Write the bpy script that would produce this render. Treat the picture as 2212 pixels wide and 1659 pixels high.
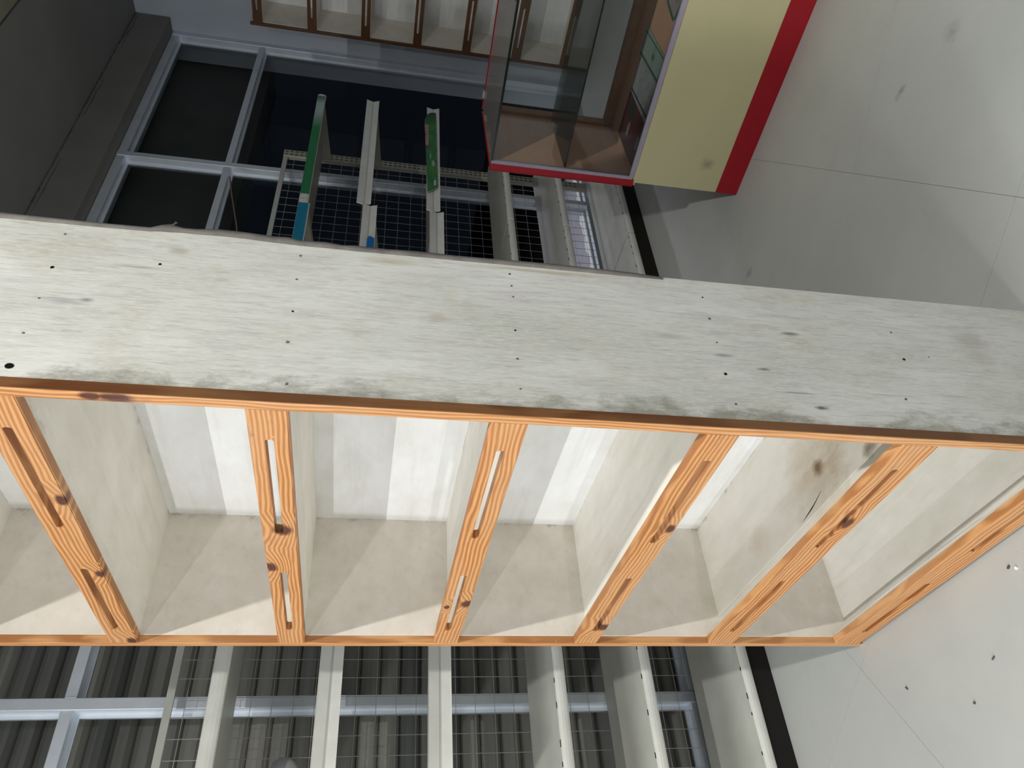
import bpy, bmesh, math, random
from mathutils import Matrix, Vector

for o in list(bpy.data.objects):
    bpy.data.objects.remove(o)
SC = bpy.context.scene
COL = SC.collection
random.seed(7)

# ------------------------------------------------------------------ camera
H = 1.285                                   # eye height; the phone was held on its side
RX = (-0.17830379, 0.06769779, -0.98164391)
RY = (0.63757218, 0.76782218, -0.06285545)
RZ = (0.74947279, -0.63707622, -0.18006783)
cam = bpy.data.cameras.new('camera')
cam.sensor_width = 36.0
cam.lens = 1632.32 * 36.0 / 2212.0
cam.clip_start = 0.02
cam_o = bpy.data.objects.new('camera', cam)
COL.objects.link(cam_o)
m = Matrix(((RX[0], -RY[0], -RZ[0], 0.0),
            (RX[1], -RY[1], -RZ[1], 0.0),
            (RX[2], -RY[2], -RZ[2], H),
            (0, 0, 0, 1)))
cam_o.matrix_world = m
SC.camera = cam_o

# ------------------------------------------------------------------ world, exposure
SC.view_settings.view_transform = 'Standard'
SC.view_settings.look = 'None'
SC.view_settings.exposure = 0.0
SC.view_settings.gamma = 1.0
SC.view_settings.use_curve_mapping = False
w = bpy.data.worlds.new('night'); SC.world = w; w.use_nodes = True
w.node_tree.nodes['Background'].inputs[0].default_value = (0.010, 0.014, 0.022, 1)
w.node_tree.nodes['Background'].inputs[1].default_value = 0.25

# ------------------------------------------------------------------ lamps (ceiling lamp and tube, plus added fill lights)
def bulb(name, loc, power, color=(1.0, 0.97, 0.92), r=0.03):
    l = bpy.data.lights.new(name, 'POINT'); l.energy = power; l.color = color
    l.shadow_soft_size = r
    o = bpy.data.objects.new(name, l); o.location = loc; COL.objects.link(o)
    return o
def tube_lamp(name, loc, power, length, width=0.04, rot=0.0, color=(0.97, 0.99, 1.0)):
    l = bpy.data.lights.new(name, 'AREA'); l.shape = 'RECTANGLE'; l.size = length; l.size_y = width
    l.energy = power; l.color = color
    o = bpy.data.objects.new(name, l); o.location = loc; o.rotation_euler = (0, 0, rot); COL.objects.link(o)
    return o
lb = tube_lamp('ceiling_lamp', (-0.30, -0.22, 2.88), 52, 0.06, 0.06, color=(1.0, 0.985, 0.95)); lb.data.shape = 'DISK'
tube_lamp('tube_light', (1.15, 2.15, 2.90), 100, 1.2)
def wall_fill(loc, power, length, rot, color=(1.0, 0.98, 0.95)):  # added fill lights that brighten the compartments and the far wall
    o = tube_lamp('wall_fill_light', loc, power, length, 0.05, color=color); o.rotation_euler = rot
    return o
wall_fill((2.1, 4.42, 2.0), 60, 0.35, (math.radians(90), 0, math.radians(180)), (0.94, 0.97, 1.0))
wall_fill((0.35, 4.42, 0.9), 40, 0.6, (math.radians(90), 0, math.radians(180)))
tube_lamp('patch_fill_light', (3.12, -3.6, 0.62), 5.0, 0.10, 2.2, color=(0.92, 0.93, 1.0))  # added lamp low over the ground, brightens the patch outside

# ------------------------------------------------------------------ material helpers
class NT:
    def __init__(self, name):
        self.m = bpy.data.materials.new(name); self.m.use_nodes = True
        self.t = self.m.node_tree; self.t.nodes.clear()
        self.out = self.n('ShaderNodeOutputMaterial')
        self.geo = None
    def n(self, t, **kw):
        x = self.t.nodes.new(t)
        for k, v in kw.items(): setattr(x, k, v)
        return x
    def l(self, a, b): self.t.links.new(a, b)
    def pos(self):
        if self.geo is None: self.geo = self.n('ShaderNodeNewGeometry')
        return self.geo.outputs['Position']
    def sv(self, sock, v):
        if isinstance(v, (int, float)): sock.default_value = v
        elif isinstance(v, tuple): sock.default_value = v if len(v) == len(sock.default_value) else (*v, 1)
        else: self.l(v, sock)
    def map(self, scale=(1, 1, 1), loc=(0, 0, 0), rot=(0, 0, 0), v=None):
        x = self.n('ShaderNodeMapping')
        self.l(v or self.pos(), x.inputs['Vector'])
        x.inputs['Scale'].default_value = scale; x.inputs['Location'].default_value = loc
        x.inputs['Rotation'].default_value = rot
        return x.outputs[0]
    def noise(self, v, scale=5, detail=4, rough=0.55, dist=0.0):
        x = self.n('ShaderNodeTexNoise'); self.l(v, x.inputs['Vector'])
        x.inputs['Scale'].default_value = scale; x.inputs['Detail'].default_value = detail
        x.inputs['Roughness'].default_value = rough; x.inputs['Distortion'].default_value = dist
        return x.outputs[0]
    def ramp(self, f, a, b, ca=0.0, cb=1.0, interp='LINEAR'):
        x = self.n('ShaderNodeMapRange'); x.clamp = True
        x.interpolation_type = interp
        self.sv(x.inputs[0], f)
        x.inputs[1].default_value = a; x.inputs[2].default_value = b
        x.inputs[3].default_value = ca; x.inputs[4].default_value = cb
        return x.outputs[0]
    def math(self, op, a, b=None, c=None):
        x = self.n('ShaderNodeMath', operation=op)
        self.sv(x.inputs[0], a)
        if b is not None: self.sv(x.inputs[1], b)
        if c is not None: self.sv(x.inputs[2], c)
        return x.outputs[0]
    def mix(self, f, a, b, mode='MIX'):
        x = self.n('ShaderNodeMix', data_type='RGBA', blend_type=mode)
        self.sv(x.inputs[0], f); self.sv(x.inputs[6], a); self.sv(x.inputs[7], b)
        return x.outputs[2]
    def sep(self):
        x = self.n('ShaderNodeSeparateXYZ'); self.l(self.pos(), x.inputs[0]); return x.outputs
    def blob(self, c, r, soft=0.5, warp=None, amt=0.0):
        """mask of an ellipsoid at world point c with radii r"""
        v = self.pos()
        s = self.n('ShaderNodeVectorMath', operation='SUBTRACT'); self.l(v, s.inputs[0]); s.inputs[1].default_value = c
        d = self.n('ShaderNodeVectorMath', operation='DIVIDE'); self.l(s.outputs[0], d.inputs[0]); d.inputs[1].default_value = r
        q = self.n('ShaderNodeVectorMath', operation='LENGTH'); self.l(d.outputs[0], q.inputs[0])
        f = q.outputs['Value']
        if warp is not None:
            f = self.math('ADD', f, self.math('MULTIPLY', self.math('SUBTRACT', warp, 0.5), amt))
        return self.ramp(f, 1.0 - soft, 1.0, 1.0, 0.0)
    def bsdf(self, color, rough=0.6, spec=0.3, bump=None, bstr=0.2, bdist=0.002, metal=0.0, **kw):
        b = self.n('ShaderNodeBsdfPrincipled')
        self.sv(b.inputs['Base Color'], color); self.sv(b.inputs['Roughness'], rough)
        b.inputs['Specular IOR Level'].default_value = spec
        b.inputs['Metallic'].default_value = metal
        if bump is not None:
            x = self.n('ShaderNodeBump'); x.inputs['Strength'].default_value = bstr
            x.inputs['Distance'].default_value = bdist
            self.l(bump, x.inputs['Height']); self.l(x.outputs[0], b.inputs['Normal'])
        for k, v in kw.items(): self.sv(b.inputs[k], v)
        self.l(b.outputs[0], self.out.inputs[0])
        return self.m
    def maxm(self, ms):
        r = ms[0]
        for x in ms[1:]: r = self.math('MAXIMUM', r, x)
        return r

def simple(name, c, rough=0.6, spec=0.3, var=0.06, scale=8, metal=0.0):
    t = NT(name)
    n = t.noise(t.pos(), scale, 5)
    d = tuple(x * (1 - var * 2) for x in c)
    return t.bsdf(t.mix(t.ramp(n, 0.3, 0.7), d, c), rough, spec, metal=metal)

# ---- worn varnished pine
def pine(name, axis, knots=(), hue=1.0, tone=(1, 1, 1), chips=True):
    t = NT(name)
    sc = {'x': (0.16, 1, 1), 'z': (1, 1, 0.16)}[axis]
    v = t.map(sc)
    big = t.noise(t.map({'x': (1.4, 9, 9), 'z': (9, 9, 1.4)}[axis]), 1.6, 3)
    add = t.n('ShaderNodeVectorMath', operation='MULTIPLY_ADD')
    nz = t.n('ShaderNodeTexNoise'); t.l(t.map({'x': (2.2, 7, 7), 'z': (7, 7, 2.2)}[axis]), nz.inputs['Vector'])
    nz.inputs['Scale'].default_value = 1.5; nz.inputs['Detail'].default_value = 2
    t.l(nz.outputs['Color'], add.inputs[0]); add.inputs[1].default_value = (0.035, 0.035, 0.035); t.l(v, add.inputs[2])
    km = None
    if knots:
        wk = t.noise(t.pos(), 45, 2)
        core = t.maxm([t.blob(c, r, 0.45, wk, 0.5) for c, r in knots])
        halo = t.maxm([t.blob(c, tuple(x * 3.0 for x in r), 1.0) for c, r in knots])
        # rings run round the knots
        vv = t.n('ShaderNodeVectorMath', operation='MULTIPLY_ADD')
        cc = t.n('ShaderNodeCombineXYZ'); t.l(halo, cc.inputs[0]); t.l(halo, cc.inputs[1]); t.l(halo, cc.inputs[2])
        t.l(cc.outputs[0], vv.inputs[0]); vv.inputs[1].default_value = (0.0, 0.02, 0.022); t.l(add.outputs[0], vv.inputs[2])
        vec = vv.outputs[0]
    else:
        vec = add.outputs[0]
    wv = t.n('ShaderNodeTexWave', wave_type='BANDS', bands_direction='Z' if axis == 'x' else 'X')
    t.l(vec, wv.inputs['Vector'])
    wv.inputs['Scale'].default_value = 38; wv.inputs['Distortion'].default_value = 2.2
    wv.inputs['Detail'].default_value = 2.5; wv.inputs['Detail Scale'].default_value = 1.4
    fine = t.noise(t.map({'x': (14, 500, 500), 'z': (500, 500, 14)}[axis]), 1, 3)
    g = t.ramp(wv.outputs['Color'], 0.12, 0.85)
    c = t.mix(g, (0.68, 0.345, 0.135), (0.42, 0.165, 0.05))
    c = t.mix(t.ramp(big, 0.35, 0.7), c, (0.60, 0.30, 0.12), 'MIX') if False else c
    c = t.mix(t.math('MULTIPLY', t.ramp(big, 0.4, 0.75), 0.55), c, (0.62, 0.36, 0.18))
    c = t.mix(t.math('MULTIPLY', t.ramp(fine, 0.5, 0.75), 0.35), c, (0.24, 0.085, 0.03))
    if tone != (1, 1, 1):
        c = t.mix(1.0, c, tone, 'MULTIPLY')
    if knots:
        c = t.mix(t.math('MULTIPLY', core, 0.93), c, (0.075, 0.022, 0.016))
    # worn grey-violet grime and white paint flecks
    gn = t.noise(t.map({'x': (6, 22, 22), 'z': (22, 22, 6)}[axis]), 1.3, 6, 0.7)
    grime = t.ramp(gn, 0.60, 0.68)
    if chips:
        x, y, z = t.sep()
        near = t.ramp(x, 0.86, 1.02, 1.0, 0.25) if axis == 'x' else 0.55
        c = t.mix(t.math('MULTIPLY', t.math('MULTIPLY', grime, near), 0.75), c, (0.15, 0.12, 0.115))
        fl = t.noise(t.map((1, 1, 1)), 75, 3, 0.6)
        where = t.noise(t.pos(), 9, 2)
        fm = t.math('MULTIPLY', t.ramp(fl, 0.72, 0.74), t.ramp(where, 0.55, 0.62))
        c = t.mix(fm, c, (0.75, 0.73, 0.70))
    return t.bsdf(c, t.ramp(gn, 0.3, 0.7, 0.38, 0.6), 0.35, t.math('ADD', g, fine), 0.12, 0.001)

KN = [((1.216, -0.668, 1.424), (0.022, 0.03, 0.020)), ((1.358, -0.668, 1.451), (0.022, 0.03, 0.014)),
      ((1.139, -0.668, 1.757), (0.020, 0.03, 0.012)), ((1.399, -0.668, 1.756), (0.016, 0.03, 0.010)),
      ((1.514, -0.668, 1.062), (0.022, 0.03, 0.014)), ((1.53, -0.668, 1.102), (0.012, 0.03, 0.008)),
      ((1.171, -0.668, 0.726), (0.020, 0.03, 0.012)), ((1.633, -0.668, 0.728), (0.022, 0.03, 0.02)),
      ((1.72, -0.668, 1.76), (0.02, 0.03, 0.014)), ((1.13, -0.668, 0.383), (0.024, 0.03, 0.012))]
M = {}
M['slat'] = pine('varnished_pine_slats', 'x', KN)
M['batten'] = pine('varnished_pine_battens', 'z', [((0.866, -0.668, 1.625), (0.012, 0.02, 0.03)), ((0.866, -0.668, 1.655), (0.01, 0.02, 0.02))])
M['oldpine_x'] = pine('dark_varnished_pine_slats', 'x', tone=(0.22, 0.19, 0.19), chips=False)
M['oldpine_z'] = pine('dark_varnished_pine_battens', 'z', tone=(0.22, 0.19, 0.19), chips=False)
M['batten_side'] = pine('dark_batten_side', 'z', tone=(0.30, 0.26, 0.24), chips=False)

# ---- old whitewashed plywood of the end panel
def plywood():
    t = NT('whitewashed_plywood')
    x, y, z = t.sep()
    v = t.map((1, 240, 20))
    s1 = t.noise(v, 1, 5, 0.65)
    s2 = t.noise(t.map((1, 80, 9), (3, 1, 7)), 1, 5, 0.6)
    s3 = t.noise(t.map((1, 420, 60), (0, 4, 2)), 1, 3, 0.6)
    patch = t.noise(t.map((1, 9, 4)), 1, 4, 0.6)
    patch2 = t.noise(t.map((1, 12, 7), (2, 9, 4)), 1, 5, 0.65)
    c = t.mix(t.ramp(patch, 0.35, 0.68), (0.74, 0.74, 0.69), (0.60, 0.60, 0.535))
    c = t.mix(t.math('MULTIPLY', t.ramp(patch2, 0.54, 0.74), 0.55), c, (0.50, 0.45, 0.32))
    c = t.mix(t.math('MULTIPLY', t.ramp(s2, 0.48, 0.70), 0.50), c, (0.50, 0.48, 0.47))
    c = t.mix(t.math('MULTIPLY', t.ramp(s1, 0.50, 0.74), 0.55), c, (0.36, 0.345, 0.31))
    c = t.mix(t.math('MULTIPLY', t.ramp(s3, 0.50, 0.70), 0.55), c, (0.80, 0.80, 0.77))
    wr = t.noise(t.map((1, 60, 22)), 1, 4)
    # scuffs with a place of their own
    st = [((0.861, -0.862, 1.191), (0.03, 0.014, 0.018), (0.50, 0.41, 0.36), 0.5),
          ((0.861, -0.835, 1.735), (0.03, 0.010, 0.035), (0.30, 0.30, 0.31), 0.55),
          ((0.861, -0.841, 1.705), (0.03, 0.006, 0.014), (0.17, 0.17, 0.18), 0.8),
          ((0.861, -0.92, 1.65), (0.03, 0.004, 0.045), (0.30, 0.27, 0.22), 0.55),
          ((0.861, -0.89, 0.563), (0.03, 0.005, 0.020), (0.17, 0.16, 0.15), 0.8),
          ((0.861, -0.80, 0.641), (0.03, 0.005, 0.016), (0.15, 0.14, 0.14), 0.8),
          ((0.861, -0.825, 0.71), (0.03, 0.005, 0.024), (0.20, 0.19, 0.17), 0.7),
          ((0.861, -0.723, 0.563), (0.03, 0.005, 0.016), (0.07, 0.07, 0.07), 0.9),
          ((0.861, -0.752, 0.60), (0.03, 0.003, 0.045), (0.26, 0.24, 0.2), 0.7),
          ((0.861, -0.965, 1.60), (0.03, 0.010, 0.02), (0.38, 0.32, 0.24), 0.6),
          ((0.861, -0.86, 0.80), (0.03, 0.009, 0.05), (0.40, 0.36, 0.28), 0.5),
          ((0.861, -0.90, 0.19), (0.03, 0.06, 0.05), (0.42, 0.39, 0.33), 0.5),
          ((0.861, -0.985, 1.27), (0.03, 0.012, 0.06), (0.45, 0.38, 0.24), 0.55),
          ((0.861, -0.995, 1.00), (0.03, 0.005, 0.20), (0.44, 0.36, 0.24), 0.6)]
    for p, r, col, a in st:
        c = t.mix(t.math('MULTIPLY', t.blob(p, r, 0.8, wr, 1.1), a), c, col)
    # hand grime along the front batten
    gr = t.noise(t.map((1, 26, 14), (5, 5, 5)), 1, 6, 0.7)
    e = t.ramp(y, -0.745, -0.688, 0.0, 1.0)
    gm = t.ramp(t.math('ADD', gr, t.math('MULTIPLY', e, 0.30)), 0.66, 0.86)
    c = t.mix(t.math('MULTIPLY', gm, 0.7), c, (0.23, 0.215, 0.165))
    return t.bsdf(c, 0.62, 0.3, t.math('ADD', s1, t.math('MULTIPLY', s3, 0.6)), 0.22, 0.0012)
M['ply'] = plywood()

# ---- white painted boards inside the unit
def whiteboard(name, base=(0.86, 0.85, 0.82), stain=False, shelf=False, corner=True):
    t = NT(name)
    x, y, z = t.sep()
    a = t.noise(t.map((7, 14, 14)), 1, 5, 0.6)
    b = t.noise(t.map((3, 30, 45), (4, 2, 1)), 1, 4, 0.6)
    f = t.noise(t.pos(), 60, 3)
    d = tuple(q * k for q, k in zip(base, (0.88, 0.87, 0.83)))
    c = t.mix(t.ramp(a, 0.35, 0.7), base, d)
    c = t.mix(t.math('MULTIPLY', t.ramp(b, 0.55, 0.75), 0.35), c, (0.60, 0.58, 0.54))
    # dust settled into the back corner
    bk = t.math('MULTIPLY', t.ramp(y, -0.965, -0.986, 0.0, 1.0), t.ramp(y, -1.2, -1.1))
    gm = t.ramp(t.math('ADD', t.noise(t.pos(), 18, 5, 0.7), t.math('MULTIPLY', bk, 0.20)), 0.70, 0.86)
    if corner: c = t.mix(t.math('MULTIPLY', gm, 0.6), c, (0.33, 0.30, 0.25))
    fr = t.ramp(y, -0.715, -0.69, 0.0, 1.0)
    if shelf:
        g2 = t.ramp(t.math('ADD', t.noise(t.map((14, 30, 30), (8, 0, 0)), 1, 6, 0.7), t.math('MULTIPLY', fr, 0.16)), 0.66, 0.82)
        c = t.mix(t.math('MULTIPLY', g2, 0.55), c, (0.42, 0.38, 0.31))
    sp = t.math('MULTIPLY', t.ramp(t.noise(t.pos(), 210, 1), 0.80, 0.83), t.ramp(t.noise(t.pos(), 7, 2), 0.5, 0.6))
    c = t.mix(t.math('MULTIPLY', sp, 0.8), c, (0.10, 0.08, 0.06))
    if stain:
        wz = t.noise(t.map((20, 32, 20)), 1, 6, 0.7)
        for p, r, col, am in [((1.17, -0.81, 0.383), (0.12, 0.15, 0.02), (0.55, 0.44, 0.30), 0.65),
                              ((1.155, -0.812, 0.383), (0.022, 0.022, 0.02), (0.16, 0.085, 0.03), 0.9),
                              ((1.10, -0.80, 0.383), (0.05, 0.07, 0.02), (0.45, 0.32, 0.17), 0.55),
                              ((1.0, -0.75, 0.383), (0.03, 0.02, 0.02), (0.16, 0.11, 0.06), 0.8),
                              ((1.45, -0.80, 0.383), (0.06, 0.05, 0.02), (0.62, 0.45, 0.38), 0.45)]:
            c = t.mix(t.math('MULTIPLY', t.blob(p, r, 0.9, wz, 1.6), am), c, col)
    return t.bsdf(c, 0.5, 0.35, a, 0.08, 0.002)
M['white'] = whiteboard('white_painted_board')
M['shelfw'] = whiteboard('white_shelf_board', (0.91, 0.88, 0.81), shelf=True)
M['shelfs'] = whiteboard('white_shelf_board_stained', (0.84, 0.805, 0.735), True, True)
M['backw'] = whiteboard('white_back_board', (0.83, 0.83, 0.82), corner=False)
M['farw'] = whiteboard('cream_side_board', (0.85, 0.79, 0.715))

# ---- floor
def floor_mat():
    t = NT('grey_floor_tile')
    a = t.noise(t.pos(), 1.7, 4, 0.6)
    b = t.noise(t.pos(), 9, 5, 0.6)
    f = t.noise(t.pos(), 260, 2)
    c = t.mix(t.ramp(a, 0.35, 0.65), (0.50, 0.505, 0.475), (0.45, 0.46, 0.435))
    c = t.mix(t.math('MULTIPLY', t.ramp(b, 0.55, 0.75), 0.3), c, (0.39, 0.395, 0.37))
    c = t.mix(t.math('MULTIPLY', t.ramp(f, 0.55, 0.7), 0.12), c, (0.36, 0.36, 0.34))
    sp = t.math('MULTIPLY', t.ramp(t.noise(t.pos(), 70, 2), 0.745, 0.77), t.ramp(t.noise(t.pos(), 2.3, 2), 0.48, 0.6))
    c = t.mix(t.math('MULTIPLY', sp, 0.7), c, (0.20, 0.20, 0.19))
    wz = t.noise(t.pos(), 60, 4, 0.7)
    for p, r, am in [((1.42, -2.80, 0), (0.035, 0.012, 0.02), 0.7), ((1.61, -1.955, 0), (0.03, 0.02, 0.02), 0.5),
                     ((0.80, -1.75, 0), (0.03, 0.012, 0.02), 0.55), ((0.62, -1.70, 0), (0.03, 0.03, 0.02), 0.35)]:
        c = t.mix(t.math('MULTIPLY', t.blob(p, r, 0.9, wz, 2.2), am), c, (0.16, 0.16, 0.15))
    return t.bsdf(c, t.ramp(b, 0.3, 0.7, 0.34, 0.48), 0.4)
M['tile'] = floor_mat()
M['grout'] = simple('tile_joint', (0.14, 0.14, 0.13), 0.9)
M['wall'] = simple('painted_wall', (0.54, 0.58, 0.64), 0.8, 0.2, 0.05, 3)
M['ceil'] = simple('ceiling_plaster', (0.29, 0.285, 0.265), 0.9, 0.1, 0.05, 3)
M['beam'] = simple('beam_plaster', (0.27, 0.262, 0.235), 0.9, 0.1, 0.06, 4)
M['gond'] = simple('cream_shelf_enamel', (0.60, 0.60, 0.535), 0.42, 0.4, 0.07, 9)
M['lip'] = simple('cream_lip_enamel', (0.82, 0.82, 0.76), 0.4, 0.4, 0.06, 12)
M['gondpost'] = simple('cream_post_enamel', (0.50, 0.48, 0.39), 0.5, 0.4, 0.1, 14)
M['dark'] = simple('black_kick_board', (0.018, 0.016, 0.014), 0.7, 0.2)
M['hole'] = simple('dark_hole', (0.012, 0.010, 0.008), 0.9, 0.05)
M['wire'] = simple('galvanised_wire', (0.62, 0.62, 0.60), 0.4, 0.5, 0.1, 20, 0.85)
M['alu'] = simple('grey_aluminium', (0.80, 0.85, 0.92), 0.40, 0.5, 0.05, 12, 0.4)
def shutter_mat():
    t = NT('grey_shutter_steel')
    oi = t.n('ShaderNodeObjectInfo')
    n = t.noise(t.map((1, 0.6, 30)), 1, 4)
    c = t.mix(oi.outputs['Random'], (0.20, 0.20, 0.19), (0.46, 0.43, 0.385))
    c = t.mix(t.math('MULTIPLY', t.ramp(n, 0.4, 0.7), 0.4), c, (0.22, 0.21, 0.19))
    return t.bsdf(c, 0.5, 0.4)
M['shutter'] = shutter_mat()
M['house'] = simple('shutter_box_steel', (0.10, 0.10, 0.095), 0.6, 0.3, 0.1, 4)
M['asphalt'] = simple('dark_pavement', (0.035, 0.032, 0.03), 0.9, 0.2, 0.2, 6)
M['sheet'] = simple('lit_patch_lilac', (0.50, 0.49, 0.56), 0.5, 0.3, 0.08, 6)  # for the piece added as the lit patch outside
M['bright'] = simple('glare_and_fleck_white', (0.95, 0.95, 0.95), 0.8, 0.2, 0.02, 6)  # white of the added glare strip and of the paper fleck
M['torn'] = simple('torn_grey_lining', (0.24, 0.225, 0.205), 0.85, 0.1, 0.2, 30)
M['redp'] = simple('red_laminate', (0.36, 0.006, 0.016), 0.35, 0.4, 0.03, 4)
M['lilac'] = simple('lilac_plastic_trim', (0.40, 0.36, 0.45), 0.45, 0.3, 0.05, 20)
def yellow():
    t = NT('yellow_laminate')
    n = t.noise(t.pos(), 2.5, 4); wz = t.noise(t.pos(), 40, 4)
    c = t.mix(t.ramp(n, 0.35, 0.7), (0.60, 0.56, 0.33), (0.55, 0.515, 0.30))
    c = t.mix(t.math('MULTIPLY', t.blob((1.41, -2.296, 0.152), (0.03, 0.03, 0.035), 0.9, wz, 1.2), 0.6), c, (0.24, 0.22, 0.14))
    return t.bsdf(c, 0.4, 0.35)
M['yellow'] = yellow()
def pinkply():
    t = NT('pinkish_plywood')
    a = t.noise(t.map((3, 3, 30)), 1, 5, 0.6); b = t.noise(t.pos(), 3, 3)
    c = t.mix(t.ramp(a, 0.3, 0.7), (0.80, 0.46, 0.30), (0.72, 0.40, 0.25))
    c = t.mix(t.math('MULTIPLY', t.ramp(b, 0.4, 0.7), 0.4), c, (0.50, 0.32, 0.22))
    return t.bsdf(c, 0.6, 0.3)
M['pink'] = pinkply()
M['pinkedge'] = simple('raw_wood_edge', (0.50, 0.27, 0.17), 0.65, 0.25, 0.12, 25)
M['black'] = simple('black_plastic', (0.008, 0.008, 0.010), 0.5, 0.3)
M['glassedge'] = simple('dark_glass_edge', (0.010, 0.016, 0.013), 0.2, 0.5)
M['whitepl'] = simple('white_plastic', (0.55, 0.55, 0.53), 0.45)

def glass(name, tint=(0.93, 0.96, 0.95), rough=0.0, ior=1.5, haze=0.0, hazec=(0.5, 0.55, 0.52)):
    t = NT(name)
    tr = t.n('ShaderNodeBsdfTransparent'); tr.inputs[0].default_value = (*tint, 1)
    gl = t.n('ShaderNodeBsdfGlossy'); gl.inputs['Roughness'].default_value = rough
    fr = t.n('ShaderNodeFresnel'); fr.inputs[0].default_value = ior
    mx = t.n('ShaderNodeMixShader'); t.l(fr.outputs[0], mx.inputs[0]); t.l(tr.outputs[0], mx.inputs[1]); t.l(gl.outputs[0], mx.inputs[2])
    o = mx.outputs[0]
    if haze > 0:
        df = t.n('ShaderNodeBsdfDiffuse'); df.inputs[0].default_value = (*hazec, 1)
        m2 = t.n('ShaderNodeMixShader'); m2.inputs[0].default_value = haze
        t.l(o, m2.inputs[1]); t.l(df.outputs[0], m2.inputs[2]); o = m2.outputs[0]
    t.l(o, t.out.inputs[0])
    return t.m
M['winglass'] = glass('window_glass', (0.92, 0.93, 0.93), 0.0, 1.06)
M['caseglass'] = glass('showcase_glass', (0.95, 0.97, 0.96), 0.0, 1.3, 0.01)
M['shelfglass'] = glass('smoky_shelf_glass', (0.80, 0.85, 0.82), 0.02, 1.5, 0.05)
M['topglass'] = glass('showcase_top_glass', (0.88, 0.90, 0.88), 0.03, 1.5, 0.30, (0.50, 0.47, 0.45))  # grey haze stands in for the reflection on the counter top
M['bag'] = glass('frosted_plastic', (0.55, 0.57, 0.60), 0.12, 1.5, 0.55, (0.80, 0.81, 0.84))

def printmat(name, base, ink, rowdir, rows, spots=(), rough=0.6):
    """paper with broken rows of small print (rowdir: mapping scale, world space)"""
    t = NT(name)
    n = t.noise(t.map(rowdir), 1, 2, 0.6)
    r = t.noise(t.map(rows), 1, 1)
    mk = t.math('MULTIPLY', t.ramp(n, 0.5, 0.56), t.ramp(r, 0.42, 0.5))
    c = t.mix(t.math('MULTIPLY', mk, 0.65), base, ink)
    wz = t.noise(t.pos(), 60, 3)
    for p, q, col in spots:
        c = t.mix(t.blob(p, q, 0.3, wz, 0.8), c, col)
    return t.bsdf(c, rough, 0.3)

# ------------------------------------------------------------------ mesh helpers
class MB:
    def __init__(self): self.v = []; self.f = []
    def add(self, vs, fs):
        b = len(self.v); self.v += [tuple(x) for x in vs]; self.f += [tuple(i + b for i in q) for q in fs]; return self
    def box(self, x0, x1, y0, y1, z0, z1, fn=None):
        if x0 > x1: x0, x1 = x1, x0
        if y0 > y1: y0, y1 = y1, y0
        vs = [(x, y, z) for z in (z0, z1) for y in (y0, y1) for x in (x0, x1)]
        fs = [(0, 2, 3, 1), (4, 5, 7, 6), (0, 1, 5, 4), (2, 6, 7, 3), (0, 4, 6, 2), (1, 3, 7, 5)]
        if fn: vs = [fn(*q) for q in vs]
        return self.add(vs, fs)
    def prism(self, poly, a0, a1, fn):
        """poly: 2D outline, extruded from a0 to a1; fn(p, q, a) -> xyz"""
        n = len(poly)
        vs = [fn(p, q, a0) for p, q in poly] + [fn(p, q, a1) for p, q in poly]
        fs = [tuple(range(n)), tuple(range(2 * n - 1, n - 1, -1))]
        fs += [(i, i + n, (i + 1) % n + n, (i + 1) % n) for i in range(n)]
        return self.add(vs, fs)
    def tube(self, pts, r, n=6):
        pts = [Vector(p) for p in pts]; rings = []
        for i, p in enumerate(pts):
            d = (pts[min(i + 1, len(pts) - 1)] - pts[max(i - 1, 0)]).normalized()
            u = d.orthogonal().normalized(); v = d.cross(u)
            rr = r[i] if isinstance(r, (list, tuple)) else r
            rings.append([p + (u * math.cos(2 * math.pi * k / n) + v * math.sin(2 * math.pi * k / n)) * rr for k in range(n)])
        vs = [q for g in rings for q in g]; fs = []
        for i in range(len(rings) - 1):
            for k in range(n):
                fs.append((i * n + k, i * n + (k + 1) % n, (i + 1) * n + (k + 1) % n, (i + 1) * n + k))
        fs += [tuple(range(n - 1, -1, -1)), tuple(range((len(rings) - 1) * n, len(rings) * n))]
        return self.add(vs, fs)
    def build(self, name, mat, parent=None, kind=None, bevel=0.0, smooth=False, label=None):
        org = Vector(parent['_o']) if parent is not None else Vector((0, 0, 0))
        me = bpy.data.meshes.new(name)
        me.from_pydata([tuple(Vector(p) - org) for p in self.v], [], self.f)
        bm = bmesh.new(); bm.from_mesh(me)
        if bevel:
            es = [e for e in bm.edges if len(e.link_faces) == 2 and e.calc_face_angle(0) > 0.6]
            bmesh.ops.bevel(bm, geom=es, offset=bevel, segments=2, affect='EDGES', profile=0.6)
        bmesh.ops.recalc_face_normals(bm, faces=bm.faces)
        bm.to_mesh(me); bm.free()
        me.materials.append(mat)
        if smooth:
            for p in me.polygons: p.use_smooth = True
        o = bpy.data.objects.new(name, me); COL.objects.link(o)
        if parent is not None:
            o.parent = parent; o['_o'] = tuple(org)
        else:
            o['_o'] = (0.0, 0.0, 0.0)
        if kind: o['kind'] = kind
        if label: o['label'] = label
        return o
def box(*a): return MB().box(*a)

def thing(name, loc, label=None, cat=None, group=None, kind=None):
    o = bpy.data.objects.new(name, None); COL.objects.link(o); o.location = loc
    o.empty_display_size = 0.1
    o['_o'] = tuple(loc)
    if label: o['label'] = label
    if cat: o['category'] = cat
    if group: o['group'] = group
    if kind: o['kind'] = kind
    return o
def tag(o, label, cat, group=None):
    o['label'] = label; o['category'] = cat
    if group: o['group'] = group
    return o

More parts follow.
